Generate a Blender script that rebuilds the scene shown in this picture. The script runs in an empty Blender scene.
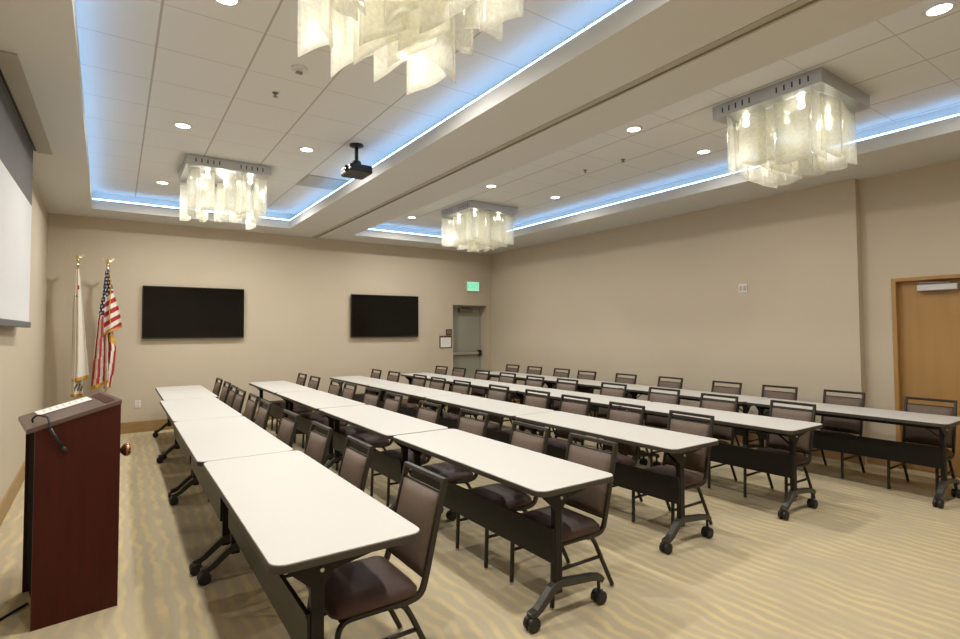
import bpy, bmesh, math, random
from mathutils import Vector, Matrix
PI = math.pi
sc = bpy.context.scene
C = sc.collection
rnd = random.Random(7)

# ------------------------------------------------------------------ room numbers (metres)
XL, XR, XREC = -0.86, 7.17, 7.29          # screen wall, far side wall, its recess by the wooden door
YF, YB = -0.60, 10.11                     # wall behind the camera, TV wall
ZS, ZLIP, ZC = 3.35, 3.485, 3.62          # soffit, top of the tray lip, tile ceiling
YJ = 2.66                                 # where the side wall steps back
T1 = (-0.265, 2.43, 0.2, 9.40)             # the two ceiling trays: x0, x1, y0, y1
T2 = (3.58, 6.20, 0.2, 9.40)

# ------------------------------------------------------------------ helpers
def sl(r, g, b):
    f = lambda c: (c/255/12.92) if c/255 <= .04045 else ((c/255+.055)/1.055)**2.4
    return (f(r), f(g), f(b), 1)

def mat(name, col, rough=.6, metal=0., spec=.5, emit=None, estr=0., coat=0.):
    m = bpy.data.materials.new(name); m.use_nodes = True
    b = m.node_tree.nodes['Principled BSDF']
    b.inputs['Base Color'].default_value = col
    b.inputs['Roughness'].default_value = rough
    b.inputs['Metallic'].default_value = metal
    b.inputs['Specular IOR Level'].default_value = spec
    b.inputs['Coat Weight'].default_value = coat
    if emit:
        b.inputs['Emission Color'].default_value = emit
        b.inputs['Emission Strength'].default_value = estr
    return m

def nodes(m): return m.node_tree.nodes, m.node_tree.links, m.node_tree.nodes['Principled BSDF']

def noisy(m, scale, amount, dark, bump=0., bscale=None, stretch=(1, 1, 1)):
    """mix the base colour with a second one through noise, plus a little bump"""
    N, L, b = nodes(m)
    tc = N.new('ShaderNodeTexCoord'); mp = N.new('ShaderNodeMapping'); mp.inputs['Scale'].default_value = stretch
    L.new(tc.outputs['Object'], mp.inputs['Vector'])
    n = N.new('ShaderNodeTexNoise'); n.inputs['Scale'].default_value = scale; n.inputs['Detail'].default_value = 5
    L.new(mp.outputs['Vector'], n.inputs['Vector'])
    mx = N.new('ShaderNodeMix'); mx.data_type = 'RGBA'
    mx.inputs['A'].default_value = b.inputs['Base Color'].default_value; mx.inputs['B'].default_value = dark
    mr = N.new('ShaderNodeMapRange'); mr.inputs['From Min'].default_value = .35; mr.inputs['From Max'].default_value = .65
    mr.inputs['To Max'].default_value = amount
    L.new(n.outputs['Fac'], mr.inputs['Value']); L.new(mr.outputs['Result'], mx.inputs['Factor'])
    L.new(mx.outputs['Result'], b.inputs['Base Color'])
    if bump:
        n2 = N.new('ShaderNodeTexNoise'); n2.inputs['Scale'].default_value = bscale or scale*4; n2.inputs['Detail'].default_value = 3
        L.new(mp.outputs['Vector'], n2.inputs['Vector'])
        bp = N.new('ShaderNodeBump'); bp.inputs['Strength'].default_value = bump; bp.inputs['Distance'].default_value = .01
        L.new(n2.outputs['Fac'], bp.inputs['Height']); L.new(bp.outputs['Normal'], b.inputs['Normal'])
    return m

def obj(name, bm, m, parent=None, loc=None, smooth=False, bevel=0.):
    me = bpy.data.meshes.new(name)
    bmesh.ops.recalc_face_normals(bm, faces=bm.faces)
    bm.to_mesh(me); bm.free()
    for x in (m if isinstance(m, (list, tuple)) else [m]): me.materials.append(x)
    if smooth:
        for p in me.polygons: p.use_smooth = True
    o = bpy.data.objects.new(name, me); C.objects.link(o)
    if parent: o.parent = parent
    if loc: o.location = loc
    if bevel:
        md = o.modifiers.new('bevel', 'BEVEL'); md.width = bevel; md.segments = 2; md.limit_method = 'ANGLE'
    return o

def tag(o, label, cat, group=None):
    o['label'] = label; o['category'] = cat
    if group: o['group'] = group
    return o

def thing(name, label, cat, loc=(0, 0, 0), rz=0., group=None):
    o = bpy.data.objects.new(name, None); o.empty_display_size = .1; C.objects.link(o)
    o.location = loc; o.rotation_euler = (0, 0, rz)
    return tag(o, label, cat, group)

def struct(name, bm, m, parent=None, **k):
    o = obj(name, bm, m, parent, **k)
    if not parent: o['kind'] = 'structure'
    return o

def kids(o): return [x for x in C.objects if x.parent == o]

def dup(root, loc, rz, label, tree):
    r = root.copy(); C.objects.link(r); r.location = loc; r.rotation_euler = (0, 0, rz); r['label'] = label
    for ch, gs in tree:
        c = ch.copy(); C.objects.link(c); c.parent = r
        for g in gs:
            d = g.copy(); C.objects.link(d); d.parent = c
    return r

def tree_of(root): return [(c, kids(c)) for c in kids(root)]

def box(bm, x0, x1, y0, y1, z0, z1, mi=0, M=None):
    co = [(x, y, z) for x in (x0, x1) for y in (y0, y1) for z in (z0, z1)]
    v = [bm.verts.new((M @ Vector(c)) if M else c) for c in co]
    fs = []
    for q in ((0, 1, 3, 2), (4, 6, 7, 5), (0, 4, 5, 1), (2, 3, 7, 6), (0, 2, 6, 4), (1, 5, 7, 3)):
        f = bm.faces.new([v[i] for i in q]); f.material_index = mi; fs.append(f)
    return fs

def prism(bm, pts, z0, z1, mi=0):
    a = [bm.verts.new((x, y, z0)) for x, y in pts]; b = [bm.verts.new((x, y, z1)) for x, y in pts]
    n = len(pts)
    fs = [bm.faces.new(a[::-1]), bm.faces.new(b)]
    for i in range(n): fs.append(bm.faces.new((a[i], a[(i+1) % n], b[(i+1) % n], b[i])))
    for f in fs: f.material_index = mi
    return fs

def rrect(x0, x1, y0, y1, r, seg=5):
    pts = []
    for cx, cy, a0 in ((x1-r, y1-r, 0), (x0+r, y1-r, 90), (x0+r, y0+r, 180), (x1-r, y0+r, 270)):
        for k in range(seg+1):
            a = math.radians(a0+90*k/seg); pts.append((cx+r*math.cos(a), cy+r*math.sin(a)))
    return pts

def smooth_path(pts, n=6):
    """Catmull-Rom through the points"""
    P = [Vector(p) for p in pts]; out = []
    for i in range(len(P)-1):
        p0 = P[max(i-1, 0)]; p1 = P[i]; p2 = P[i+1]; p3 = P[min(i+2, len(P)-1)]
        for k in range(n):
            t = k/n
            out.append(.5*((2*p1)+(p2-p0)*t+(2*p0-5*p1+4*p2-p3)*t*t+(3*p1-p0-3*p2+p3)*t**3))
    out.append(P[-1]); return out

def tube(bm, pts, r, seg=8, ry=None, mi=0, side=None):
    """swept tube; r may be a list; ry = second radius (flattened section); side = direction of the first radius"""
    P = [Vector(p) for p in pts]; rings = []
    ref = Vector(side) if side else Vector((0, 0, 1))
    for i, p in enumerate(P):
        d = (P[min(i+1, len(P)-1)]-P[max(i-1, 0)]).normalized()
        u = ref - d*ref.dot(d)
        if u.length < .05: u = Vector((1, 0, 0)) - d*d.x
        u.normalize(); w = d.cross(u); ref = u
        rr = r[i] if isinstance(r, (list, tuple)) else r
        r2 = rr*(ry/ (r[0] if isinstance(r, (list, tuple)) else r)) if ry else rr
        rings.append([bm.verts.new(p+u*rr*math.cos(2*PI*k/seg)+w*r2*math.sin(2*PI*k/seg)) for k in range(seg)])
    for a, b in zip(rings, rings[1:]):
        for k in range(seg):
            f = bm.faces.new((a[k], a[(k+1) % seg], b[(k+1) % seg], b[k])); f.material_index = mi
    for e in (rings[0][::-1], rings[-1]):
        f = bm.faces.new(e); f.material_index = mi

def bar(bm, pts, hw, ht, side=(0, 1, 0)):
    """swept rectangular bar, hw half width along side, ht half thickness"""
    P = [Vector(p) for p in pts]; S = Vector(side); rings = []
    for i, p in enumerate(P):
        d = (P[min(i+1, len(P)-1)]-P[max(i-1, 0)]).normalized(); n = d.cross(S).normalized()
        h = ht[i] if isinstance(ht, (list, tuple)) else ht
        w = hw[i] if isinstance(hw, (list, tuple)) else hw
        rings.append([bm.verts.new(p+S*a*w+n*b*h) for a, b in ((-1, -1), (1, -1), (1, 1), (-1, 1))])
    for a, b in zip(rings, rings[1:]):
        for k in range(4): bm.faces.new((a[k], a[(k+1) % 4], b[(k+1) % 4], b[k]))
    bm.faces.new(rings[0][::-1]); bm.faces.new(rings[-1])

def lathe(bm, prof, seg=20, c=(0, 0, 0), axis='z', mi=0):
    rings = []
    for r, h in prof:
        ring = []
        for k in range(seg):
            a = 2*PI*k/seg; x, y = r*math.cos(a), r*math.sin(a)
            q = (x, y, h) if axis == 'z' else ((x, h, y) if axis == 'y' else (h, x, y))
            ring.append(bm.verts.new((c[0]+q[0], c[1]+q[1], c[2]+q[2])))
        rings.append(ring)
    for a, b in zip(rings, rings[1:]):
        for k in range(seg):
            f = bm.faces.new((a[k], a[(k+1) % seg], b[(k+1) % seg], b[k])); f.material_index = mi
    for e in (rings[0][::-1], rings[-1]):
        f = bm.faces.new(e); f.material_index = mi

NB = bmesh.new

def text_obj(body, size, m, name, parent, loc, rot, depth=.002):
    cu = bpy.data.curves.new(name, 'FONT'); cu.body = body; cu.size = size; cu.extrude = depth
    cu.align_x = 'CENTER'; cu.align_y = 'CENTER'
    t = bpy.data.objects.new('tmp', cu); C.objects.link(t)
    me = bpy.data.meshes.new_from_object(t.evaluated_get(bpy.context.evaluated_depsgraph_get()))
    bpy.data.objects.remove(t); me.materials.clear(); me.materials.append(m)
    o = bpy.data.objects.new(name, me); C.objects.link(o); o.parent = parent; o.location = loc; o.rotation_euler = rot
    return o

# ------------------------------------------------------------------ materials
M = {}
M['wall'] = noisy(mat('wall_paint', (.53, .455, .345, 1), .75, spec=.25), 1.2, .35, (.515, .44, .33, 1), .05, 220)
M['soffit'] = noisy(mat('soffit_paint', (.63, .625, .60, 1), .85, spec=.15), 2, .3, (.615, .61, .585, 1), .03, 200)
M['wood_trim'] = noisy(mat('oak_trim', (.33, .205, .085, 1), .45), 3, .6, (.26, .155, .06, 1), stretch=(1, 1, 12))
M['door_wood'] = noisy(mat('maple_door', (.40, .225, .075, 1), .4), 2.2, .7, (.345, .185, .06, 1), stretch=(1, 5, .35))
M['door_grey'] = mat('grey_door_paint', (.34, .335, .28, 1), .5)
M['steel'] = mat('brushed_steel', (.62, .61, .60, 1), .32, 1.)
M['dark_steel'] = mat('dull_metal', (.25, .23, .2, 1), .4, .8)
M['chrome'] = mat('polished_chrome', (.58, .58, .59, 1), .30, 1.)
M['black'] = mat('black_plastic', (.012, .011, .010, 1), .45)
M['matte'] = mat('matte_black', (.006, .005, .004, 1), .95, spec=.05)
M['frame'] = mat('bronze_black_frame', (.028, .023, .0165, 1), .38, .2, spec=.45)
M['tframe'] = mat('black_table_metal', (.010, .0085, .0062, 1), .42, .1, spec=.28)
M['foot'] = mat('grey_table_foot', (.055, .052, .045, 1), .32, .5)
M['rubber'] = mat('black_caster_rubber', (.010, .009, .008, 1), .5)
M['vinyl'] = noisy(mat('taupe_vinyl_back', (.140, .102, .078, 1), .55, spec=.22), 30, .5, (.120, .086, .065, 1), .15, 260)
M['seat'] = noisy(mat('brown_vinyl_seat', (.082, .046, .037, 1), .5, spec=.3), 30, .5, (.066, .037, .029, 1), .15, 260)
M['white_top'] = noisy(mat('white_laminate', (.53, .51, .475, 1), .45, spec=.26), 60, .3, (.515, .495, .46, 1))
M['edge'] = mat('dark_edge_band', (.045, .036, .028, 1), .45)
M['mahogany'] = noisy(mat('mahogany_laminate', (.062, .0095, .0048, 1), .45, spec=.22), 4, .8, (.046, .007, .0036, 1), stretch=(8, 8, .6))
M['lect_top'] = noisy(mat('brown_lectern_top', (.115, .07, .058, 1), .35), 6, .5, (.09, .05, .04, 1), stretch=(1, 10, 1))
M['paper'] = mat('paper', (.82, .80, .76, 1), .7)
M['ink'] = mat('grey_print', (.55, .53, .51, 1), .7)
M['screen'] = mat('screen_fabric', (.66, .655, .645, 1), .9, spec=.1)
M['drop'] = mat('grey_screen_drop', (.115, .112, .105, 1), .8)
M['casing'] = mat('screen_casing_paint', (.42, .39, .32, 1), .7)
M['tv'] = mat('tv_glass', (.004, .0035, .0025, 1), .10, spec=.28)
M['tvb'] = mat('tv_bezel', (.008, .008, .008, 1), .35)
M['white_plastic'] = mat('white_plastic', (.66, .64, .58, 1), .45)
M['brass'] = mat('brass', (.74, .60, .36, 1), .3, 1.)
M['copper'] = mat('bronze_knob', (.32, .15, .08, 1), .25, .9)
M['gold'] = noisy(mat('gold_fringe', (.62, .34, .035, 1), .7), 90, .6, (.42, .21, .02, 1))
M['red'] = mat('flag_red', (.36, .018, .022, 1), .75)
M['fwhite'] = mat('flag_white', (.70, .66, .58, 1), .8)
M['blue'] = mat('flag_navy', (.03, .026, .075, 1), .8)
M['fbrown'] = mat('flag_brown', (.10, .055, .03, 1), .8)
M['lens'] = mat('downlight_lens', (.9, .9, .85, 1), .4, emit=(1, .96, .88, 1), estr=9)
M['bulb'] = mat('halogen_bulb', (.9, .9, .85, 1), .3, emit=(1, .93, .78, 1), estr=14)
M['led'] = mat('led_tape', (.5, .7, 1, 1), .4, emit=(.29, .56, 1.0, 1), estr=11)
M['exit_face'] = mat('exit_lit_face', (.4, .8, .6, 1), .4, emit=(.30, .72, .52, 1), estr=.7)
M['exit_green'] = mat('exit_lit_letters', (.02, .5, .2, 1), .4, emit=(.0, .62, .25, 1), estr=.9)

def glass_mat():
    m = bpy.data.materials.new('frosted_art_glass'); m.use_nodes = True
    N, L = m.node_tree.nodes, m.node_tree.links
    N.remove(N['Principled BSDF']); out = N['Material Output']
    tr = N.new('ShaderNodeBsdfTransparent'); tr.inputs['Color'].default_value = (.97, .965, .93, 1)
    tl = N.new('ShaderNodeBsdfTranslucent'); tl.inputs['Color'].default_value = (.97, .955, .85, 1)
    df = N.new('ShaderNodeBsdfDiffuse'); df.inputs['Color'].default_value = (.86, .84, .74, 1)
    gl = N.new('ShaderNodeBsdfGlossy'); gl.inputs['Roughness'].default_value = .07
    tc = N.new('ShaderNodeTexCoord'); n = N.new('ShaderNodeTexNoise'); n.inputs['Scale'].default_value = 40; n.inputs['Detail'].default_value = 4
    L.new(tc.outputs['Object'], n.inputs['Vector'])
    bp = N.new('ShaderNodeBump'); bp.inputs['Strength'].default_value = .10; bp.inputs['Distance'].default_value = .01
    L.new(n.outputs['Fac'], bp.inputs['Height'])
    for s in (tl, df, gl): L.new(bp.outputs['Normal'], s.inputs['Normal'])
    a = N.new('ShaderNodeMixShader'); a.inputs['Fac'].default_value = .30
    L.new(tl.outputs[0], a.inputs[1]); L.new(df.outputs[0], a.inputs[2])
    mr = N.new('ShaderNodeMapRange'); mr.inputs['From Min'].default_value = .3; mr.inputs['From Max'].default_value = .7
    mr.inputs['To Min'].default_value = .60; mr.inputs['To Max'].default_value = .50
    L.new(n.outputs['Fac'], mr.inputs['Value'])
    b = N.new('ShaderNodeMixShader'); L.new(mr.outputs['Result'], b.inputs['Fac'])
    L.new(a.outputs[0], b.inputs[1]); L.new(tr.outputs[0], b.inputs[2])
    c = N.new('ShaderNodeMixShader'); c.inputs['Fac'].default_value = .075
    L.new(b.outputs[0], c.inputs[1]); L.new(gl.outputs[0], c.inputs[2])
    L.new(c.outputs[0], out.inputs['Surface'])
    return m
M['glass'] = glass_mat()

def ceiling_mat():
    m = mat('ceiling_tiles', (.61, .565, .48, 1), .9, spec=.1)
    N, L, b = nodes(m)
    tc = N.new('ShaderNodeTexCoord'); sp = N.new('ShaderNodeSeparateXYZ'); L.new(tc.outputs['Object'], sp.inputs[0])
    def line(sock, off, hw):
        a = N.new('ShaderNodeMath'); a.operation = 'SUBTRACT'; L.new(sock, a.inputs[0]); a.inputs[1].default_value = off
        p = N.new('ShaderNodeMath'); p.operation = 'PINGPONG'; L.new(a.outputs[0], p.inputs[0]); p.inputs[1].default_value = .303
        l = N.new('ShaderNodeMath'); l.operation = 'LESS_THAN'; L.new(p.outputs[0], l.inputs[0]); l.inputs[1].default_value = hw
        return l.outputs[0]
    lx = line(sp.outputs['X'], .205, .0075); ly = line(sp.outputs['Y'], 3.80, .0045)
    hf = N.new('ShaderNodeMath'); hf.operation = 'MULTIPLY'; L.new(ly, hf.inputs[0]); hf.inputs[1].default_value = .6
    mx = N.new('ShaderNodeMath'); mx.operation = 'MAXIMUM'; L.new(lx, mx.inputs[0]); L.new(hf.outputs[0], mx.inputs[1])
    n = N.new('ShaderNodeTexNoise'); n.inputs['Scale'].default_value = 140; L.new(tc.outputs['Object'], n.inputs['Vector'])
    base = N.new('ShaderNodeMix'); base.data_type = 'RGBA'
    base.inputs['A'].default_value = (.745, .74, .71, 1); base.inputs['B'].default_value = (.685, .68, .65, 1); L.new(n.outputs['Fac'], base.inputs['Factor'])
    f = N.new('ShaderNodeMix'); f.data_type = 'RGBA'; L.new(mx.outputs[0], f.inputs['Factor'])
    L.new(base.outputs['Result'], f.inputs['A']); f.inputs['B'].default_value = (.46, .42, .36, 1)
    L.new(f.outputs['Result'], b.inputs['Base Color'])
    return m
M['ceiling'] = ceiling_mat()

def carpet_mat():
    m = mat('wave_carpet', (.4, .33, .2, 1), .95, spec=.05)
    N, L, b = nodes(m)
    tc = N.new('ShaderNodeTexCoord'); mp = N.new('ShaderNodeMapping'); L.new(tc.outputs['Object'], mp.inputs['Vector'])
    mp.inputs['Scale'].default_value = (1, 1, 1)
    n1 = N.new('ShaderNodeTexNoise'); n1.inputs['Scale'].default_value = 2.6; n1.inputs['Detail'].default_value = 2
    L.new(mp.outputs['Vector'], n1.inputs['Vector'])
    off = N.new('ShaderNodeVectorMath'); off.operation = 'MULTIPLY_ADD'
    L.new(n1.outputs['Color'], off.inputs[0]); off.inputs[1].default_value = (.16, 0, 0); L.new(mp.outputs['Vector'], off.inputs[2])
    w = N.new('ShaderNodeTexWave'); w.wave_type = 'BANDS'; w.bands_direction = 'X'; w.inputs['Scale'].default_value = 3.5
    w.inputs['Distortion'].default_value = 1.2; w.inputs['Detail'].default_value = 2; w.inputs['Detail Scale'].default_value = 1.2
    L.new(off.outputs[0], w.inputs['Vector'])
    st = N.new('ShaderNodeMapRange'); st.inputs['From Min'].default_value = .35; st.inputs['From Max'].default_value = .98; st.interpolation_type = 'SMOOTHSTEP'
    L.new(w.outputs['Fac'], st.inputs['Value'])
    # lines fade in and out along their length
    n2 = N.new('ShaderNodeTexNoise'); n2.inputs['Scale'].default_value = 3.2; L.new(mp.outputs['Vector'], n2.inputs['Vector'])
    fd = N.new('ShaderNodeMapRange'); fd.inputs['From Min'].default_value = .35; fd.inputs['From Max'].default_value = .62; fd.inputs['To Min'].default_value = .12; fd.inputs['To Max'].default_value = .75
    L.new(n2.outputs['Fac'], fd.inputs['Value'])
    mu = N.new('ShaderNodeMath'); mu.operation = 'MULTIPLY'; L.new(st.outputs[0], mu.inputs[0]); L.new(fd.outputs[0], mu.inputs[1])
    n3 = N.new('ShaderNodeTexNoise'); n3.inputs['Scale'].default_value = 160; L.new(mp.outputs['Vector'], n3.inputs['Vector'])
    base = N.new('ShaderNodeMix'); base.data_type = 'RGBA'; L.new(n3.outputs['Fac'], base.inputs['Factor'])
    base.inputs['A'].default_value = (.385, .325, .215, 1); base.inputs['B'].default_value = (.49, .415, .285, 1)
    f = N.new('ShaderNodeMix'); f.data_type = 'RGBA'; L.new(mu.outputs[0], f.inputs['Factor'])
    L.new(base.outputs['Result'], f.inputs['A']); f.inputs['B'].default_value = (.60, .475, .245, 1)
    L.new(f.outputs['Result'], b.inputs['Base Color'])
    bp = N.new('ShaderNodeBump'); bp.inputs['Strength'].default_value = .25; bp.inputs['Distance'].default_value = .005
    L.new(n3.outputs['Fac'], bp.inputs['Height']); L.new(bp.outputs['Normal'], b.inputs['Normal'])
    return m
M['carpet'] = carpet_mat()

# ------------------------------------------------------------------ the setting
bm = NB(); box(bm, XL-.2, XREC+.2, YF-.2, YB+.4, -.12, 0); struct('floor', bm, M['carpet'])
bm = NB(); box(bm, XL-.2, XREC+.2, YF-.2, YB+.4, ZC, ZC+.12); struct('ceiling', bm, M['ceiling'])
def wx(y): return XL+.005+(YB-y)*.020
bm = NB(); prism(bm, [(XL-.2, YF-.2), (wx(YF-.2), YF-.2), (wx(YB+.4), YB+.4), (XL-.2, YB+.4)], 0, ZC); struct('wall_left', bm, M['wall'])
bm = NB(); box(bm, XL, XREC+.2, YF-.2, YF, 0, ZC); struct('wall_front', bm, M['wall'])
DX0, DX1, DZ = 6.13, 7.05, 2.15
bm = NB()
box(bm, XL, DX0, YB, YB+.26, 0, ZC); box(bm, DX0, DX1, YB, YB+.26, DZ, ZC); box(bm, DX1, XREC+.2, YB, YB+.26, 0, ZC)
box(bm, XL, XREC+.2, YB+.31, YB+.4, 0, ZC)
struct('wall_back', bm, M['wall'])
WY0, WY1, WZ = 1.30, 2.36, 2.13                        # opening of the wooden door
bm = NB()
box(bm, XR, XREC+.2, YJ, YB, 0, ZC); box(bm, XREC, XREC+.2, WY1, YJ, 0, ZC)
box(bm, XREC, XREC+.2, WY0, WY1, WZ, ZC); box(bm, XREC, XREC+.2, YF, WY0, 0, ZC)
struct('wall_right', bm, M['wall'])

# soffit round and between the two trays: lower slab, then the recess wall of the light cove behind each lip
bm = NB(); G0, G1 = 3.005, 3.113
R = .13
def soff(x0, x1, y0, y1, ix0=0, ix1=0, iy0=0, iy1=0):
    box(bm, x0, x1, y0, y1, ZS, ZLIP); box(bm, x0+ix0, x1-ix1, y0+iy0, y1-iy1, ZLIP, ZC)
def lx(y): return -.31 + (T1[3]-y)*.0152
prism(bm, [(XL, YF), (lx(YF), YF), (lx(YB), YB), (XL, YB)], ZS, ZLIP); prism(bm, [(XL, YF), (lx(YF)-R, YF), (lx(YB)-R, YB), (XL, YB)], ZLIP, ZC)
prism(bm, [(lx(T1[3]), T1[3]), (T1[1], T1[3]), (T1[1], YB), (lx(YB), YB)], ZS, ZLIP); box(bm, -.31-R, T1[1]+R, T1[3]+R, YB, ZLIP, ZC)
prism(bm, [(lx(YF), YF), (T1[1], YF), (T1[1], T1[2]), (lx(T1[2]), T1[2])], ZS, ZLIP); box(bm, lx(T1[2])-R, T1[1]+R, YF, T1[2]-R, ZLIP, ZC)
soff(T1[1], G0, YF, YB, R, 0); soff(G1, T2[0], YF, YB, 0, R)
box(bm, G0, G1, YF, YB, ZLIP-.06, ZC)
soff(T2[0], T2[1], T2[3], YB, -R, -R, R); soff(T2[0], T2[1], YF, T2[2], -R, -R, 0, R)
soff(T2[1], XREC, YF, YB, R, 0)
struct('ceiling_soffit', bm, M['soffit'])
# sliding partition track let into the beam
bm = NB()
box(bm, G0+.004, G0+.062, YF, YB-.01, ZS-.002, ZS+.05); box(bm, G1-.022, G1-.004, YF, YB-.01, ZS-.004, ZS+.05)
o = struct('trim_1', bm, M['casing'])
bm = NB(); box(bm, G0+.062, G1-.022, YF, YB-.01, ZS+.045, ZS+.06)
struct('track_slot', bm, M['black'], o)

for nm, a in (('baseboard_back', (XL+.05, DX0-.0, YB-.016, YB, 0, .165)), 
              ('baseboard_right', (XR-.016, XR, YJ-.016, YB, 0, .165)), ('baseboard_recess', (XREC-.016, XREC, WY1+.014, YJ, 0, .165))):
    bm = NB(); box(bm, *a); box(bm, a[0], a[1], a[2], a[3], .165, .172); struct(nm, bm, M['wood_trim'])

bm = NB()
for z0, z1 in ((0, .165), (.165, .172)): prism(bm, [(wx(YF)-.005, YF), (wx(YF)+.016, YF), (wx(YB-.016)+.016, YB-.016), (wx(YB-.016)-.005, YB-.016)], z0, z1)
struct('baseboard_left', bm, M['wood_trim'])

# grey exit door in its alcove
bm = NB(); box(bm, DX0, DX1, YB+.262, YB+.308, .008, DZ); d = struct('door_1', bm, M['door_grey'])
bm = NB(); box(bm, DX0, DX0+.035, YB+.245, YB+.262, 0, DZ); box(bm, DX1-.035, DX1, YB+.245, YB+.262, 0, DZ); box(bm, DX0+.035, DX1-.035, YB+.245, YB+.262, DZ-.04, DZ)
obj('door_frame', bm, M['door_grey'], d)
bm = NB(); box(bm, DX0+.30, DX0+.66, YB+.19, YB+.262, 2.00, 2.075); box(bm, DX0+.33, DX0+.63, YB+.185, YB+.20, 2.08, 2.10)
obj('door_closer', bm, M['dark_steel'], d, bevel=.006)
bm = NB(); box(bm, DX0+.05, DX1-.10, YB+.19, YB+.225, 1.03, 1.09); box(bm, DX0+.05, DX0+.10, YB+.225, YB+.262, 1.02, 1.10)
o = obj('push_bar', bm, M['steel'], d, bevel=.006)
bm = NB(); box(bm, DX1-.10, DX1-.035, YB+.18, YB+.262, 1.00, 1.13); obj('latch_case', bm, M['black'], o, bevel=.006)

# wooden door in the recess of the side wall
bm = NB(); box(bm, XREC+.07, XREC+.115, WY0, WY1, .008, WZ); d = struct('door_2', bm, M['door_wood'])
bm = NB()
box(bm, XREC-.014, XREC+.07, WY1-.03, WY1+.014, 0, WZ+.014); box(bm, XREC-.014, XREC+.07, WY0-.014, WY0+.03, 0, WZ+.014)
box(bm, XREC-.014, XREC+.07, WY0+.03, WY1-.03, WZ-.025, WZ+.014)
obj('door_frame', bm, M['door_wood'], d, bevel=.004)
bm = NB(); box(bm, XREC-.012, XREC+.07, 1.79, 2.14, 1.985, 2.055); o = obj('door_closer', bm, M['steel'], d, bevel=.008)
bm = NB(); bar(bm, [(XREC+.0, 1.86, 2.064), (XREC-.002, 2.12, 2.078)], .010, .006, side=(1, 0, 0)); obj('closer_arm', bm, M['dark_steel'], o)

# ------------------------------------------------------------------ tray light coves (blue LED tape along each lip)
def led_tape(t, label):
    x0, x1, y0, y1 = t; w = .012; z0, z1 = ZLIP+.002, ZLIP+.016
    bm = NB()
    a, b = (lx(y0), lx(y1)) if t is T1 else (x0, x0); x0 = b; prism(bm, [(a-w-.004, y0), (a-.004, y0), (b-.004, y1), (b-w-.004, y1)], z0, z1); box(bm, x1+.004, x1+w+.004, y0, y1, z0, z1)
    box(bm, x0, x1, y1+.004, y1+w+.004, z0, z1); box(bm, a, x1, y0-w-.004, y0-.004, z0, z1)
    tag(obj('led_tape', bm, M['led']), label, 'light strip', 'blue light strips in the ceiling trays')
led_tape(T1, 'glowing blue LED tape around the ceiling tray with the projector')
led_tape(T2, 'glowing blue LED tape around the ceiling tray over the wooden door side')

# ------------------------------------------------------------------ downlights
def downlight_proto():
    t = thing('downlight', '', 'ceiling light', group='recessed downlights')
    bm = NB(); lathe(bm, [(.062, .004), (.064, -.006), (.082, -.007), (.088, -.003), (.088, .0)], 28); obj('trim_ring', bm, M['white_plastic'], t, smooth=True)
    bm = NB(); lathe(bm, [(.0, -.0045), (.066, -.0045), (.066, .0), (.0, .0)], 28); obj('lens', bm, M['lens'], t)
    return t
DLS = [(.52, 3.52, 'round recessed downlight at the very top edge, beside the big chandelier'),
       (.51, 5.97, 'round recessed downlight halfway along the tray, on the projection screen side'),
       (1.73, 6.00, 'round recessed downlight beside the black ceiling projector'),
       (.49, 8.42, 'small round downlight between the TV wall chandelier and the screen wall'),
       (1.73, 3.52, 'round recessed downlight above the big cropped chandelier, toward the beam'),
       (1.73, 8.42, 'round recessed downlight hidden behind the glass of the chandelier facing the TVs'),
       (4.31, 1.10, 'round recessed downlight in the upper corner, before the chandelier near the wooden door'),
       (4.31, 3.55, 'round recessed downlight close to the beam, past the chandelier near the wooden door'),
       (5.53, 3.56, 'round recessed downlight between the chandelier near the wooden door and the long blank wall'),
       (4.34, 6.10, 'round recessed downlight before the corner chandelier, close to the beam'),
       (5.53, 6.08, 'round recessed downlight before the corner chandelier, close to the blank wall'),
       (4.35, 8.58, 'tiny round downlight between the corner chandelier and the beam'),
       (5.53, 8.58, 'round recessed downlight hidden behind the glass of the corner chandelier'),
       (.52, 1.10, 'round recessed downlight overhead, outside the photo, toward the screen wall'),
       (1.73, 1.10, 'round recessed downlight overhead, outside the photo, toward the beam'),
       (5.53, 1.10, 'round recessed downlight outside the photo, in front of the wooden door')]
dp = downlight_proto(); dtree = tree_of(dp)
LCOL = (1.0, .965, .905)
for i, (x, y, lab) in enumerate(DLS):
    if i == 0: dp.location = (x, y, ZC); dp['label'] = lab
    else: dup(dp, (x, y, ZC), 0, lab, dtree)
    l = bpy.data.lights.new('downlight_beam', 'AREA'); l.shape = 'DISK'; l.size = .14; l.energy = 13 if x > 5 else (36 if y > 8 else 29); l.color = LCOL; l.spread = math.radians(165)
    lo = bpy.data.objects.new('downlight_beam', l); C.objects.link(lo); lo.location = (x, y, ZC-.012)

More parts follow.
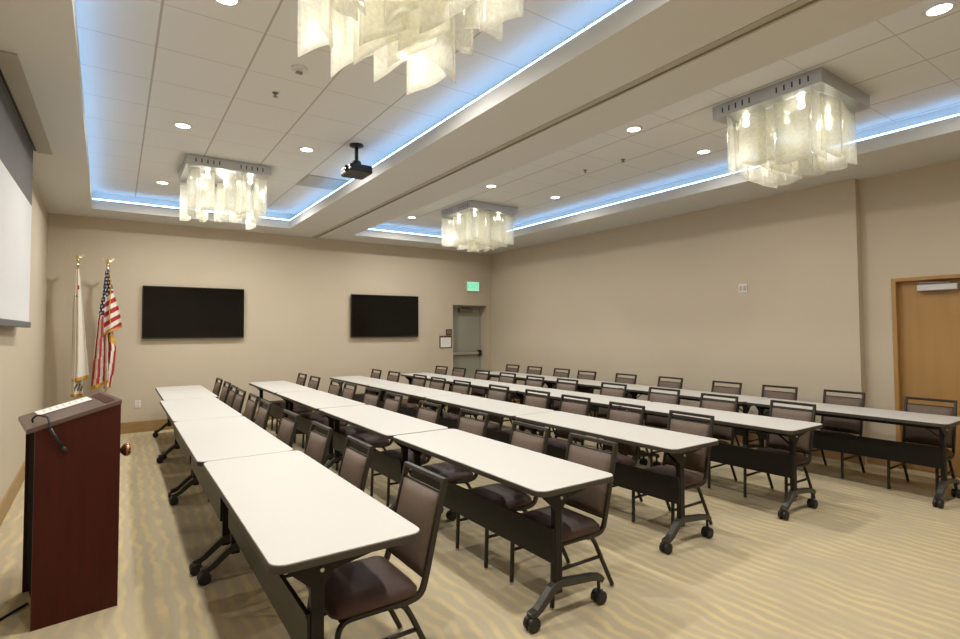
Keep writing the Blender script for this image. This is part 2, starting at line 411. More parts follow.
# ------------------------------------------------------------------ glass chandeliers
def glass_panel(bm, x, y, rz, w, z0, z1, amp, slant, ph, thick=.007):
    """one sheet of slumped glass: S-curve in plan, wavy slanting lower edge"""
    nx, nz = 10, 10; ca, sa = math.cos(rz), math.sin(rz); rows = []
    for side in (1, -1):
        g = []
        for j in range(nz+1):
            r = []
            for i in range(nx+1):
                u = i/nx*2-1; t = j/nz
                zb = z0 + slant*u + .014*math.sin(2.4*u+ph)
                z = z1 + (zb-z1)*t
                px = u*w/2; py = amp*math.sin(PI*u*.8+ph)*(.6+.4*t) + side*thick/2
                r.append(bm.verts.new((x+px*ca-py*sa, y+px*sa+py*ca, z)))
            g.append(r)
        rows.append(g)
    A, B = rows
    for j in range(nz):
        for i in range(nx):
            bm.faces.new((A[j][i], A[j][i+1], A[j+1][i+1], A[j+1][i])); bm.faces.new((B[j][i], B[j+1][i], B[j+1][i+1], B[j][i+1]))
        for i in (0, nx): bm.faces.new((A[j][i], A[j+1][i], B[j+1][i], B[j][i]))
    for i in range(nx):
        for j in (0, nz): bm.faces.new((A[j][i], A[j][i+1], B[j][i+1], B[j][i]))

def chandelier(cx, cy, label, seed, narrow=False, slots='x', lens=(.50, .59), slant=(-.015, .03)):
    r = random.Random(seed); H, P = .46, .115
    t = thing('chandelier', label, 'chandelier', (cx, cy, ZC), 0, 'glass panel chandeliers')
    bm = NB(); box(bm, -H, H, -H, H, -P, -.001)
    for g in (-.24, .24):
        for k in range(5):
            q = g+(k-2)*.062
            for s in (-1, 1):
                if slots == 'y': box(bm, q-.006, q+.006, s*(H+.001)-.0005, s*(H+.001)+.0005, -.080, -.034, 1)
                else: box(bm, s*(H+.001)-.0005, s*(H+.001)+.0005, q-.006, q+.006, -.080, -.034, 1)
    obj('ceiling_plate', bm, [M['chrome'], M['black']], t)
    k = 0
    spots = []
    if narrow:
        for a in range(5):
            for b in range(5):
                if (a, b) not in ((2, 2), (1, 2), (2, 1)): spots.append((-.37+.185*a, -.37+.185*b))
    else:
        for a in range(4):
            for b in range(5): spots.append((-.33+.22*a, -.37+.185*b))
    for px, py in spots:
        bm = NB()
        w = r.uniform(.10, .15) if narrow else r.uniform(.23, .29)
        edge = abs(px) > .3 and abs(py) < .3
        rz = (PI/2 if edge else 0) + r.uniform(-.22, .22)
        L = r.uniform(*lens)
        glass_panel(bm, px+r.uniform(-.03, .03), py+r.uniform(-.02, .02), rz, w, -P-L+.02, -P-.008, r.uniform(.015, .03) if narrow else r.uniform(.008, .022), r.uniform(-.022, .022) if narrow else r.uniform(*slant), r.uniform(0, 6))
        obj('glass_panel', bm, M['glass'], t, smooth=True)
    for px, py in ((-.24, -.24), (.24, -.24), (-.24, .24), (.24, .24), (0, 0)):
        bm = NB(); lathe(bm, [(.0, -P-.062), (.022, -P-.06), (.03, -P-.045), (.024, -P-.02), (.018, -P-.0)], 14, (px+.03, py+.045, 0)); obj('bulb', bm, M['bulb'], t, smooth=True)
        l = bpy.data.lights.new('chandelier_glow', 'POINT'); l.energy = 1.4; l.color = (1, .95, .84); l.shadow_soft_size = .11
        lo = bpy.data.objects.new('chandelier_glow', l); C.objects.link(lo); lo.location = (cx+px+.03, cy+py+.045, ZC-P-(.34 if (px, py) != (0, 0) else .12))
    return t
chandelier(1.165, 2.36, 'big glass chandelier cropped by the top of the photo, above the front tables', 3, lens=(.42, .52), slant=(.075, .12))
chandelier(1.09, 7.34, 'glass strip chandelier in the projector tray, before the TV wall', 11, True, 'y', (.48, .57))
chandelier(4.955, 2.335, 'glass panel chandelier with silver plate nearest the wooden door', 5, lens=(.48, .565))
chandelier(5.0, 7.40, 'glass panel chandelier in the far corner above the grey exit door', 8, lens=(.50, .57))

# ------------------------------------------------------------------ ceiling odds and ends
px_, py_ = 2.14, 5.55
t = thing('projector', 'black projector on a short ceiling pole', 'projector', (px_, py_, ZC))
bm = NB(); lathe(bm, [(.075, -.001), (.075, -.018), (.05, -.03), (.02, -.034)], 20); obj('mount_plate', bm, M['black'], t, smooth=True)
bm = NB(); lathe(bm, [(.02, -.03), (.02, -.19)], 14); obj('pole', bm, M['black'], t, smooth=True)
bm = NB(); lathe(bm, [(.02, -.17), (.045, -.185), (.055, -.215), (.05, -.235)], 16); box(bm, -.09, .09, -.02, .02, -.245, -.232); box(bm, -.02, .02, -.09, .09, -.245, -.232); obj('swivel_bracket', bm, M['black'], t)
bm = NB(); prism(bm, rrect(-.13, .13, -.16, .16, .035), -.335, -.255)
bd = obj('body', bm, M['black'], t, bevel=.012)
bm = NB(); lathe(bm, [(.0, -.152), (.026, -.152), (.035, -.145), (.037, -.12)], 18, (0, -.06, -.295), 'x'); obj('projector_lens', bm, M['tv'], bd, smooth=True)
bm = NB(); box(bm, -.131, .131, -.155, .155, -.310, -.302); obj('silver_band', bm, M['steel'], bd)

bm = NB(); box(bm, -.292, .292, -.292, .292, -.008, -.001)
t = tag(obj('air_vent', bm, M['casing'], loc=(2.31, 7.23, ZC)), 'square louvred air vent in the ceiling beyond the projector', 'air vent')
bm = NB()
for k in range(10): box(bm, -.26, .26, -.25+k*.055, -.232+k*.055, -.016, -.008)
obj('louvre', bm, M['soffit'], t)
bm = NB(); lathe(bm, [(.062, -.001), (.062, -.012), (.05, -.018), (.0, -.02)], 22); box(bm, -.03, .02, -.012, .012, -.034, -.018)
o = tag(obj('smoke_detector', bm, M['white_plastic'], loc=(1.14, 4.16, ZC), smooth=False), 'small round ceiling detector between the big chandelier and the projector screen side', 'detector')
bm = NB(); box(bm, -.026, .022, -.016, .016, -.042, -.034); obj('sensor_slot', bm, M['dark_steel'], o)
def sprinkler(x, y, lab, gr=None):
    bm = NB(); lathe(bm, [(.026, -.001), (.026, -.005), (.008, -.007), (.008, -.03), (.02, -.031), (.02, -.034), (.0, -.034)], 14)
    tag(obj('sprinkler', bm, M['dark_steel'], loc=(x, y, ZC)), lab, 'sprinkler', 'ceiling sprinklers')
sprinkler(1.09, 4.71, 'small sprinkler head behind the round ceiling detector')
sprinkler(4.98, 4.27, 'small sprinkler head in the tray by the door, nearer its chandelier')
sprinkler(4.90, 4.82, 'faint small sprinkler head midway along the tray by the door')

# ------------------------------------------------------------------ TV wall
def tv(x0, x1, z0, z1, lab):
    t = thing('television', lab, 'television', ((x0+x1)/2, YB, (z0+z1)/2), 0, 'wall televisions')
    w, h = (x1-x0)/2, (z1-z0)/2
    bm = NB(); box(bm, -w, w, -.075, -.035, -h, h); o = obj('bezel', bm, M['tvb'], t, bevel=.004)
    bm = NB(); box(bm, -w+.012, w-.012, -.0765, -.0745, -h+.022, h-.012); obj('display', bm, M['tv'], t)
    bm = NB(); box(bm, -.25, .25, -.035, -.001, -.2, .2); obj('wall_mount', bm, M['black'], t)
tv(.335, 1.835, 1.475, 2.325, 'large black wall television beside the two flags')
tv(3.77, 5.24, 1.455, 2.305, 'large black wall television closer to the grey exit door')

t = thing('exit_sign', 'green lit EXIT sign above the grey door', 'exit sign', (6.64, YB, 2.575))
bm = NB(); box(bm, -.165, .165, -.05, -.001, -.11, .11); obj('housing', bm, M['white_plastic'], t, bevel=.006)
bm = NB(); box(bm, -.155, .155, -.053, -.049, -.10, .10); obj('lit_face', bm, M['exit_face'], t)
text_obj('EXIT', .14, M['exit_green'], 'lettering', t, (0, -.054, 0), (PI/2, 0, 0))

t = thing('notice_holder', 'white notice in a brown frame on the wall beside the grey door', 'notice', (5.94, YB, 1.335))
bm = NB(); box(bm, -.155, .155, -.012, -.001, -.135, .135); obj('frame', bm, M['fbrown'], t)
bm = NB(); box(bm, -.13, .13, -.014, -.011, -.115, .095); p = obj('notice_sheet', bm, M['paper'], t)
bm = NB()
for k in range(6): box(bm, -.10, .10-.03*(k % 3), -.0148, -.0140, .06-k*.027, .067-k*.027)
obj('print', bm, M['ink'], p)
t = thing('wall_plaque', 'small dark square plaque above the white notice by the door', 'plaque', (6.02, YB, 1.545))
bm = NB(); box(bm, -.075, .075, -.014, -.001, -.065, .065); obj('plate', bm, M['fbrown'], t, bevel=.003)
bm = NB(); box(bm, -.05, .05, -.016, -.013, -.04, .04); obj('inset', bm, M['dark_steel'], t)

t = thing('power_outlet', 'white power outlet low on the TV wall', 'outlet', (.30, YB, .445))
bm = NB(); box(bm, -.04, .04, -.008, -.001, -.06, .06); obj('cover_plate', bm, M['white_plastic'], t, bevel=.003)
bm = NB()
for z in (-.028, .022):
    for x in (-.012, .008): box(bm, x, x+.004, -.0095, -.0075, z-.008, z+.010)
obj('socket_slot', bm, M['black'], t)

t = thing('wall_control_panel', 'white square control plate high on the long blank wall', 'control plate', (XR, 4.055, 2.145))
bm = NB(); box(bm, -.012, -.001, -.062, .062, -.062, .062); obj('cover_plate', bm, M['white_plastic'], t, bevel=.004)
for y in (-.028, .028):
    bm = NB(); box(bm, -.018, -.012, y-.018, y+.018, -.035, .035); obj('button', bm, M['casing'], t, bevel=.003)

# ------------------------------------------------------------------ projection screen on the left wall
SX, SY0, SY1 = -.69, 4.43, 6.68
t = thing('projection_screen', 'pull-down white projection screen hanging from the soffit', 'projection screen', (0, 0, 0))
bm = NB(); box(bm, SX-.004, SX, SY0, SY1, 2.80, ZS+.02); obj('drop', bm, M['drop'], t)
bm = NB(); box(bm, SX-.004, SX, SY0, SY1, 1.685, 2.80); s = obj('screen_surface', bm, M['screen'], t)
bm = NB(); prism(bm, [(SX-.018, SY0-.01), (SX+.014, SY0-.01), (SX+.014, SY1+.015), (SX-.018, SY1+.015)], 1.63, 1.685); obj('weight_bar', bm, M['drop'], t, bevel=.006)
bm = NB(); box(bm, SX-.035, SX-.012, SY0-.01, SY1+.01, ZS-.006, ZS-.001); box(bm, SX+.006, SX+.03, SY0-.01, SY1+.01, ZS-.006, ZS-.001); obj('ceiling_slot', bm, M['black'], t)
bm = NB(); box(bm, SX+.03, SX+.145, SY0-.02, SY1+.03, ZS-.014, ZS-.001); obj('casing_flap', bm, M['casing'], t)

# ------------------------------------------------------------------ flags
def flagpole(t, h):
    bm = NB(); lathe(bm, [(.17, 0), (.17, .02), (.10, .035), (.045, .06), (.025, .12), (.018, .13)], 24); obj('base', bm, M['brass'], t, smooth=True)
    bm = NB(); lathe(bm, [(.013, .1), (.013, h)], 12); obj('pole', bm, M['brass'], t, smooth=True)
    bm = NB(); lathe(bm, [(.013, h), (.02, h+.01), (.013, h+.03), (.016, h+.05), (.026, h+.07), (.016, h+.092), (.006, h+.10)], 12)
    # eagle: body and two raised wings
    tube(bm, [(0, 0, h+.095), (0, -.01, h+.13), (0, -.022, h+.155), (0, -.04, h+.155)], [.012, .016, .010, .003], 8)
    for s in (-1, 1):
        bar(bm, smooth_path([(s*.006, 0, h+.12), (s*.032, .006, h+.128), (s*.058, .008, h+.155), (s*.066, .01, h+.178)], 4), .004, [.016]*9+[.013, .010, .006, .003], side=(0, 1, 0))
    obj('eagle_finial', bm, M['brass'], t, smooth=False)

def cloth(t, name, left, right, z0, z1, yoff, waves, amp, colour, mats, nx=26, nz=120, hem=None):
    """hanging sheet: left(t)/right(t) = outline, waves = folds across the width, colour(u, t) -> material index"""
    bm = NB(); g = []
    for j in range(nz+1):
        tt = j/nz; r = []
        for i in range(nx+1):
            u = i/nx; xl, xr = left(tt), right(tt)
            zz = z1 + (z0-z1)*tt + (hem(u)*tt*tt if hem else 0)
            a = amp*min(1, .25+tt*1.2)
            r.append(bm.verts.new((xl+(xr-xl)*u, yoff + a*math.sin(waves*2*PI*u+1.3*tt) + .4*a*math.sin(waves*4.3*u+3*tt), zz)))
        g.append(r)
    for j in range(nz):
        for i in range(nx):
            f = bm.faces.new((g[j][i], g[j][i+1], g[j+1][i+1], g[j+1][i])); f.material_index = colour((i+.5)/nx, (j+.5)/nz); f.smooth = True
    o = obj(name, bm, mats, t)
    md = o.modifiers.new('thickness', 'SOLIDIFY'); md.thickness = .003
    return o
def lerp(*kv):
    def f(t):
        for (a, x), (b, y) in zip(kv, kv[1:]):
            if t <= b: return x+(y-x)*(t-a)/(b-a)
        return kv[-1][1]
    return f
FY = 9.66
# national flag: canton folds at the top, striped lobe on one side, striped fall on the other
t = thing('flag', 'red, white and blue striped flag draped on a brass eagle pole', 'flag', (-.115, FY, 0), 0, 'flags in the corner by the lectern')
flagpole(t, 2.51)
US = [M['red'], M['fwhite'], M['blue'], M['gold']]
def stars(u, tt, nu, nt):
    a, b = u*nu, tt*nt
    if int(b) % 2: a += .5
    return 1 if (a % 1-.5)**2+(b % 1-.5)**2 < .075 else 2
def col_lobe(u, tt):
    if tt < .44-.10*u: return stars(u, tt, 2.2, 17)
    if tt > .965: return 3
    return 0 if int((tt*13.2+.9*u+.2)) % 2 else 1
cloth(t, 'flag_cloth', lerp((0, -.02), (.5, -.03), (1, -.04)), lerp((0, .02), (.35, .07), (.7, .15), (1, .185)), 1.60, 2.50, -.045, 1.3, .03, col_lobe, US, nx=30, nz=150, hem=lambda u: .12*u-.06)
def col_fall(u, tt):
    if tt < .37+.05*u: return stars(u, tt, 2.0, 34)
    if tt > .972: return 3
    return 0 if int(u*6+tt*1.2) % 2 else 1
o = cloth(t, 'flag_cloth', lerp((0, -.03), (.2, -.06), (.42, -.115), (1, -.18)), lerp((0, .02), (.4, .0), (1, .035)), .80, 2.49, -.005, 1.6, .035, col_fall, US, nx=30, nz=170, hem=lambda u: .10*u-.06)
cloth(t, 'flag_cloth', lerp((0, -.01), (.5, -.02), (1, -.03)), lerp((0, .06), (.35, .12), (.7, .10), (1, .06)), .76, 1.66, .015, 1.2, .03,
      lambda u, tt: 3 if (.12 < tt < .20+.1*u or tt > .97) else (1 if int(u*4+.3+tt) % 2 else 0), US, nx=20, nz=80)
bm = NB(); tube(bm, smooth_path([(.01, -.055, 2.49), (.04, -.075, 2.3), (.03, -.085, 1.9), (.045, -.08, 1.7)], 5), .006, 6); obj('gold_cord', bm, M['gold'], t, smooth=True)
# white flag
t = thing('flag', 'white gold-fringed flag with a small red star, draped on a brass eagle pole', 'flag', (-.47, FY, 0), 0, 'flags in the corner by the lectern')
flagpole(t, 2.55)
CA = [M['fwhite'], M['red'], M['gold'], M['fbrown']]
def col_ca(u, tt):
    if tt < .012: return 2
    if tt > .968: return 2
    if .16 < tt < .195 and .40 < u < .74: return 1
    if .245 < tt < .26 and .05 < u < .35: return 1
    return 0
cloth(t, 'flag_cloth', lerp((0, -.012), (.12, -.02), (1, -.045)), lerp((0, .012), (.1, .03), (.5, .085), (1, .155)), .88, 2.52, -.03, 1.4, .028, col_ca, CA, nx=30, nz=170, hem=lambda u: .05*u-.01)
cloth(t, 'flag_cloth', lerp((0, -.01), (.3, -.05), (1, -.055)), lerp((0, .01), (1, .09)), .66, 2.46, .01, 1.6, .03,
      lambda u, tt: 2 if tt > .975 else (3 if .90 < tt < .955 and u > .3 and int(u*7+tt*30) % 2 == 0 else 0), CA, nx=26, nz=140)

# ------------------------------------------------------------------ lectern
LX, LY, LR = .03, 3.80, math.radians(9.5)
t = thing('lectern', 'dark mahogany lectern with sloping brown top', 'lectern', (LX, LY, 0), LR)
W, D = .385, .61       # local: x from -W (speaker side) to 0 (audience side), y from 0 to D
def side(bm, y0, y1):
    a = [(-W, 0), (0, 0), (0, 1.16), (-W, 1.05)]
    lo = [bm.verts.new((x, y0, z)) for x, z in a]; hi = [bm.verts.new((x, y1, z)) for x, z in a]
    bm.faces.new(lo[::-1]); bm.faces.new(hi)
    for i in range(4): bm.faces.new((lo[i], lo[(i+1) % 4], hi[(i+1) % 4], hi[i]))
for y in (0, D-.02):
    bm = NB(); side(bm, y, y+.02); obj('side_panel', bm, M['mahogany'], t)
bm = NB(); box(bm, -.02, 0, .02, D-.02, 0, 1.15); obj('front_panel', bm, M['mahogany'], t)
for z in (.08, .70):
    bm = NB(); box(bm, -W+.03, -.02, .02, D-.02, z, z+.02); obj('shelf', bm, M['matte'], t)
bm = NB(); box(bm, -W+.012, -W+.028, .02, D-.02, .10, 1.01); obj('cabinet_door', bm, M['matte'], t)
bm = NB()
sl_ = (1.16-1.05)/W
zt = lambda x: 1.16 + sl_*x
x0, x1, y0, y1 = -W-.035, .004, -.006, D+.010
vs = []
for x, y in ((x0, y0), (x1, y0), (x1, y1), (x0, y1)):
    vs.append((bm.verts.new((x, y, zt(x))), bm.verts.new((x, y, zt(x)+.026))))
bm.faces.new([v[0] for v in vs][::-1]); bm.faces.new([v[1] for v in vs])
for i in range(4): bm.faces.new((vs[i][0], vs[(i+1) % 4][0], vs[(i+1) % 4][1], vs[i][1]))
lt = obj('top', bm, M['lect_top'], t, bevel=.003)
bm = NB(); q = [(x, y, zt(x)+.026) for x, y in ((-.07, .05), (-.02, .05), (-.02, D-.05), (-.07, D-.05))]; a = [bm.verts.new((x, y, z-.004)) for x, y, z in q]; b = [bm.verts.new((x, y, z+.003)) for x, y, z in q]; bm.faces.new(a[::-1]); bm.faces.new(b); [bm.faces.new((a[i], a[(i+1) % 4], b[(i+1) % 4], b[i])) for i in range(4)]
obj('inset_panel', bm, M['mahogany'], lt)
bm = NB(); lathe(bm, [(.010, .02), (.010, .05), (.018, .055), (.036, .07), (.04, .085), (.032, .10), (.0, .106)], 18, (-.03, .12, .868), 'x'); obj('knob', bm, M['copper'], t, smooth=True)
# sheet of paper lying on the top
def on_top(x, y, h): 
    v = Vector((x, y, zt(x)+.026+h)); v.rotate(Matrix.Rotation(LR, 3, 'Z')); return v+Vector((LX, LY, 0))
def sheet(corners, h0, h1):
    bm = NB(); a = [bm.verts.new(on_top(x, y, h0)) for x, y in corners]; b = [bm.verts.new(on_top(x, y, h1)) for x, y in corners]
    bm.faces.new(a[::-1]); bm.faces.new(b)
    for i in range(4): bm.faces.new((a[i], a[(i+1) % 4], b[(i+1) % 4], b[i]))
    return bm
PC = [(-.350, .575), (-.342, .365), (-.090, .345), (-.093, .545)]
p = tag(obj('paper_sheet', sheet(PC, .003, .006), M['paper']), 'white printed sheet of paper lying on the lectern top', 'paper')
bm = NB()
A, B_, C_, D_ = [Vector((x, y, 0)) for x, y in PC]
for k in range(7):
    s0 = .12+.12*k; q = []
    for s, w in ((s0, .25), (s0+.035, .25), (s0+.035, .70), (s0, .70)):
        e0 = A.lerp(D_, s); e1 = B_.lerp(C_, s); v = e0.lerp(e1, w); q.append(bm.verts.new(on_top(v.x, v.y, .0066)))
    bm.faces.new(q)
obj('print', bm, M['ink'], p)
# gooseneck microphone hooked over the speaker-side corner
t = thing('microphone', 'black gooseneck microphone hooked over the corner of the lectern', 'microphone', (0, 0, 0))
bm = NB(); tube(bm, smooth_path([on_top(-.385, .13, .009), on_top(-.388, .12, .03), on_top(-.37, .09, .045), on_top(-.345, .04, .035), on_top(-.332, -.012, .024), on_top(-.325, -.034, -.03)], 6), .005, 8); obj('gooseneck', bm, M['black'], t, smooth=True)
bm = NB(); tube(bm, [on_top(-.325, -.034, -.03), on_top(-.30, -.034, -.09), on_top(-.272, -.034, -.15)], .009, 10); o = obj('handle', bm, M['black'], t, smooth=True)
bm = NB(); tube(bm, [on_top(-.272, -.034, -.15), on_top(-.268, -.034, -.16), on_top(-.258, -.034, -.18), on_top(-.254, -.034, -.19)], [.009, .014, .014, .006], 12); obj('head', bm, M['rubber'], t, smooth=True)
bm = NB(); tube(bm, smooth_path([(-.40, 4.10, .012), (-.46, 4.03, .008), (-.54, 3.92, .008), (-.66, 3.86, .008), (-.80, 3.9, .008)], 6), .008, 8)
tag(obj('power_cable', bm, M['black'], smooth=True), 'black cable on the carpet behind the lectern', 'cable')

# ------------------------------------------------------------------ tables
TW = .585
def table_proto(L, TW=.585):
    """origin on the floor at the near corner of the lectern side; x across (0..TW), y along (0..L)"""
    t = thing('training_table', '', 'table', group='rows of white folding tables')
    bm = NB(); prism(bm, rrect(.004, TW-.004, .004, L-.004, .056), .733, .7415); top = obj('tabletop', bm, M['white_top'], t, bevel=.0015)
    bm = NB(); prism(bm, rrect(0, TW, 0, L, .06), .708, .7375); obj('edge_band', bm, M['edge'], top, bevel=.004)
    bm = NB(); box(bm, .20, .235, .10, L-.10, .655, .69); obj('crossbar', bm, M['tframe'], t)
    bm = NB(); box(bm, .148, .160, .075, L-.075, .315, .495); box(bm, .143, .161, .075, L-.075, .49, .505)
    obj('modesty_panel', bm, M['tframe'], t)
    for y, s in ((.09, 1), (L-.09, -1)):
        bm = NB(); box(bm, .162, .214, y-.018, y+.018, .15, .70)
        lg = obj('leg', bm, M['tframe'], t, bevel=.004)
        bm = NB()          # flip bracket under the top
        prism_pts = [(.06, .706), (.46, .706), (.46, .692), (.25, .655), (.212, .60), (.165, .60), (.06, .692)]
        a = [bm.verts.new((x, y-.022-.004*s, z)) for x, z in prism_pts]; b = [bm.verts.new((x, y-.022-.004*s+.006, z)) for x, z in prism_pts]
        bm.faces.new(a); bm.faces.new(b[::-1])
        for i in range(7): bm.faces.new((a[i], a[(i+1) % 7], b[(i+1) % 7], b[i]))
        for k in (-1, 1): bar(bm, [(.20+.0*k, y+s*.01, .58), (.20, y+s*.17, .695)], .008, .004, side=(1, 0, 0))
        br = obj('bracket', bm, M['tframe'], t)
        bm = NB(); lathe(bm, [(.0, 0), (.008, 0), (.008, .012), (.0, .012)], 10, (.20, y-.035 if s > 0 else y+.023, .665), 'y'); obj('bolt', bm, M['white_plastic'], br)
        bm = NB()
        bar(bm, [(.208, y, .196), (.176, y, .192), (.145, y, .176), (.062, y, .106), (.035, y, .090), (-.008, y, .080)], .023, [.024, .024, .022, .019, .018, .017], side=(0, 1, 0))
        bar(bm, [(.168, y, .196), (.21, y, .196), (.45, y, .166), (.512, y, .150), (.532, y, .128)], .021, [.021, .021, .018, .018, .016], side=(0, 1, 0))
        ft = obj('foot', bm, M['foot'], t, bevel=.004)
        for x, zs in ((.010, .085), (.510, .145)):
            bm = NB()
            for q in (-.020, .020): lathe(bm, [(.0, -.014), (.029, -.014), (.038, -.009), (.038, .009), (.029, .014), (.0, .014)], 16, (x, y+q, .0385), 'y')
            lathe(bm, [(.010, .03), (.010, zs)], 8, (x, y, 0)); box(bm, x-.026, x+.028, y-.007, y+.007, .03, .072)
            obj('caster', bm, M['rubber'], ft)
    return t
ROWS = [  # x of the lectern-side edge, y of the near end, pitch, words for the row
    (.465, 2.01, 1.889, 'front row by the lectern'),
    (1.815, 2.13, 1.850, 'second row from lectern'),
    (3.215, 2.34, 1.836, 'middle row of five'),
    (4.572, 2.20, 1.836, 'fourth row from lectern'),
    (5.970, 1.565, 1.836, 'last row along the blank wall')]
protoA = table_proto(1.885, .615); protoB = table_proto(1.832)
tA, tB = tree_of(protoA), tree_of(protoB)
TPOS = ['at the open end,', 'second from the open end,', 'second from the TV wall,', 'touching the TV wall end,']
usedA = usedB = False
for ri, (x, y, pitch, words) in enumerate(ROWS):
    for k in range(4):
        dx = [0, -.022, -.012, .03][k] if ri == 0 else rnd.uniform(-.012, .012)*(k > 0)
        lab = 'white table on casters %s %s' % (TPOS[k], words)
        loc = (x+dx, y+k*pitch, 0); rz = rnd.uniform(-.004, .004)
        pr, tr_ = (protoA, tA) if ri < 1 else (protoB, tB)
        used = usedA if ri < 1 else usedB
        if not used:
            pr.location = loc; pr.rotation_euler = (0, 0, rz); pr['label'] = lab
            if ri < 1: usedA = True
            else: usedB = True
        else: dup(pr, loc, rz, lab, tr_)

# ------------------------------------------------------------------ chairs
def chair_proto():
    """faces -x; origin on the floor under the seat"""
    t = thing('banquet_chair', '', 'chair', group='brown padded chairs behind the tables')
    # seat cushion: crowned top, sloping shoulders
    bm = NB(); secs = []
    for z, ins in ((.360, .012), (.370, .0), (.392, .0), (.420, .026), (.434, .075), (.438, .12)):
        secs.append([bm.verts.new((x, y, z)) for x, y in rrect(-.252+ins, .160-ins*.8, -.214+ins, .214-ins, max(.05-ins*.2, .015), 4)])
    for a, b in zip(secs, secs[1:]):
        n = len(a)
        for i in range(n): bm.faces.new((a[i], a[(i+1) % n], b[(i+1) % n], b[i]))
    bm.faces.new(secs[0][::-1]); bm.faces.new(secs[-1])
    obj('seat', bm, M['seat'], t, smooth=True)
    up = smooth_path([(.03, 0, .347), (.115, 0, .349), (.166, 0, .368), (.192, 0, .43), (.238, 0, .62), (.296, 0, .857)], 5)
    # back pad between the uprights
    bm = NB(); g = []
    def bx(z): return .209+(z-.50)*.2443
    nz, ny = 8, 8
    F, K = [], []
    for j in range(nz+1):
        z = .432+(.797-.432)*j/nz; a, b = [], []
        for i in range(ny+1):
            v = i/ny*2-1; y = v*.186
            e = (1-abs(v)**4)*(1-abs(j/nz*2-1)**4)
            a.append(bm.verts.new((bx(z)-.010-.028*e, y, z))); b.append(bm.verts.new((bx(z)+.012+.004*e, y, z)))
        F.append(a); K.append(b)
    for j in range(nz):
        for i in range(ny):
            bm.faces.new((F[j][i], F[j+1][i], F[j+1][i+1], F[j][i+1])); bm.faces.new((K[j][i], K[j][i+1], K[j+1][i+1], K[j+1][i]))
        for i in (0, ny): bm.faces.new((F[j][i], F[j+1][i], K[j+1][i], K[j][i]))
    for i in range(ny):
        for j in (0, nz): bm.faces.new((F[j][i], F[j][i+1], K[j][i+1], K[j][i]))
    obj('backrest', bm, M['vinyl'], t, smooth=True)
    bm = NB()
    for s in (-1, 1): bar(bm, [(p.x, s*.199, p.z) for p in up], .0105, .0145)
    box(bm, .283, .309, -.2095, .2095, .848, .872); box(bm, .282, .294, -.189, .189, .796, .806); box(bm, .186, .204, -.189, .189, .420, .434)
    obj('back_frame', bm, M['frame'], t, bevel=.004)
    for s in (-1, 1):
        bm = NB(); tube(bm, smooth_path([(-.235, s*.188, .012), (-.228, s*.188, .18), (-.222, s*.188, .290), (-.20, s*.190, .335), (-.15, s*.193, .348), (.0, s*.198, .349), (.06, s*.199, .348)], 4), .0138, 8)
        lg = obj('leg', bm, M['frame'], t, smooth=True)
        bm = NB(); lathe(bm, [(.011, 0), (.013, .003), (.013, .012), (.011, .015)], 10, (-.235, s*.188, 0)); obj('foot_glide', bm, M['steel'], lg)
        bm = NB(); tube(bm, smooth_path([(.02, s*.190, .344), (.075, s*.190, .335), (.115, s*.190, .285), (.18, s*.192, .155), (.252, s*.193, .012)], 4), .0138, 8)
        lg = obj('leg', bm, M['frame'], t, smooth=True)
        bm = NB(); lathe(bm, [(.011, 0), (.013, .003), (.013, .012), (.011, .015)], 10, (.254, s*.193, 0)); obj('foot_glide', bm, M['steel'], lg)
        bm = NB(); tube(bm, [(-.228, s*.188, .205), (.155, s*.191, .205)], .0105, 8); obj('stretcher', bm, M['frame'], t, smooth=True)
    bm = NB(); tube(bm, [(.09, -.19, .322), (.09, .19, .322)], .010, 8); obj('seat_support', bm, M['frame'], t, smooth=True)
    bm = NB(); tube(bm, [(-.20, -.19, .340), (-.20, .19, .340)], .010, 8); obj('seat_support', bm, M['frame'], t, smooth=True)
    return t
cp = chair_proto(); ctree = tree_of(cp)
# where the middle of each chair's top rail stands (x, y), from the TV wall to the open end of each row
CH = [
    [(1.31, 9.0), (1.31, 8.3), (1.29, 7.64), (1.28, 7.1), (1.29, 6.44), (1.27, 5.76), (1.28, 4.85), (1.3, 4.06), (1.31, 3.33), (1.31, 2.44)],
    [(2.6, 9.16), (2.59, 8.43), (2.62, 7.58), (2.61, 6.96), (2.56, 6.16), (2.6, 5.55), (2.56, 4.66), (2.58, 3.89), (2.58, 3.14), (2.59, 2.51)],
    [(3.98, 9.28), (4.01, 8.58), (4.05, 7.73), (4.03, 7.07), (4.04, 6.41), (4.07, 5.58), (4.09, 4.83), (4.07, 4.18), (4.04, 3.46), (4.03, 2.76)],
    [(5.39, 9.29), (5.4, 8.66), (5.41, 7.9), (5.4, 7.14), (5.34, 6.37), (5.38, 5.69), (5.44, 4.87), (5.45, 4.1), (5.38, 3.33), (5.4, 2.59)],
    [(6.73, 8.77), (6.75, 8.05), (6.74, 7.32), (6.71, 6.61), (6.76, 5.8), (6.81, 4.98), (6.8, 4.11), (6.8, 3.4), (6.82, 2.71), (6.76, 1.91)]]
ORD = ['closest to the TV wall', 'second from the TV wall', 'third from the TV wall', 'fourth from the TV wall', 'fifth from the TV wall',
       'fifth from the open end', 'fourth from the open end', 'third from the open end', 'second from the open end', 'at the open end']
CROW = ['front row by the lectern', 'second row from lectern', 'middle row of five', 'fourth row from lectern', 'last row along the blank wall']
first = True
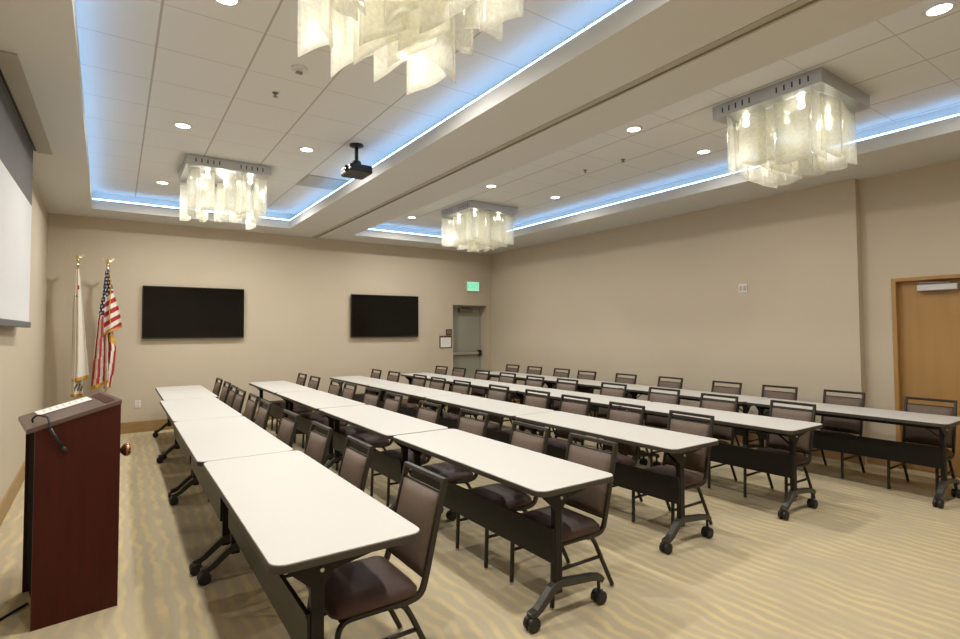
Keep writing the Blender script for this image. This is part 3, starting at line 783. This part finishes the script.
for ri, row in enumerate(CH):
    for k, (x, y) in enumerate(row):
        x0_, y0_, pt_ = ROWS[ri][:3]; Lr = 1.885 if ri < 1 else 1.832
        for k2 in range(4):
            for yf in (y0_+k2*pt_+.09, y0_+k2*pt_+Lr-.09):
                for s_ in (-1, 1):
                    d_ = y+s_*.189-yf
                    if abs(d_) < .05: y += (.05-abs(d_))*(1 if d_ >= 0 else -1)
        if any(abs(y-(y0_+k2*pt_+e)) < .25 for k2 in range(4) for e in (.09, Lr-.09)): x = max(x, x0_+.79)
        lab = 'brown padded chair %s, %s' % (ORD[k], CROW[ri])
        loc = (x-.298, y, 0); rz = rnd.uniform(-.035, .035)
        if first: cp.location = loc; cp.rotation_euler = (0, 0, rz); cp['label'] = lab; first = False
        else: dup(cp, loc, rz, lab, ctree)

# ------------------------------------------------------------------ camera, world, colour
W_ = bpy.data.worlds.new('world'); sc.world = W_; W_.use_nodes = True
W_.node_tree.nodes['Background'].inputs['Color'].default_value = (1, .93, .82, 1)
W_.node_tree.nodes['Background'].inputs['Strength'].default_value = .02

F_, YAW, PIT, ROL, HC = 533.96, .60254, .035107, .00548, 1.5791
cam = bpy.data.cameras.new('camera'); co = bpy.data.objects.new('camera', cam); C.objects.link(co)
cam.sensor_width = 36; cam.lens = F_/960*36; cam.clip_start = .05
cam.shift_x = (480-483.589)/960; cam.shift_y = (311.742-319.5)/960
fx, fy = math.sin(YAW), math.cos(YAW)
fw = Vector((fx*math.cos(PIT), fy*math.cos(PIT), math.sin(PIT)))
rt = Vector((fy, -fx, 0)); up_ = rt.cross(fw)
r2 = rt*math.cos(ROL)-up_*math.sin(ROL); u2 = rt*math.sin(ROL)+up_*math.cos(ROL)
mw = Matrix.Identity(4)
for i in range(3): mw[i][0], mw[i][1], mw[i][2] = r2[i], u2[i], -fw[i]
mw.translation = (0, 0, HC); co.matrix_world = mw
sc.camera = co
vs_ = sc.view_settings
vs_.view_transform = 'Standard'; vs_.look = 'None'; vs_.gamma = 1; vs_.exposure = 0.0; vs_.use_curve_mapping = False
sc.cycles.max_bounces = 10; sc.cycles.diffuse_bounces = 6; sc.cycles.transparent_max_bounces = 24; sc.cycles.caustics_reflective = False
sc.cycles.sample_clamp_indirect = 4
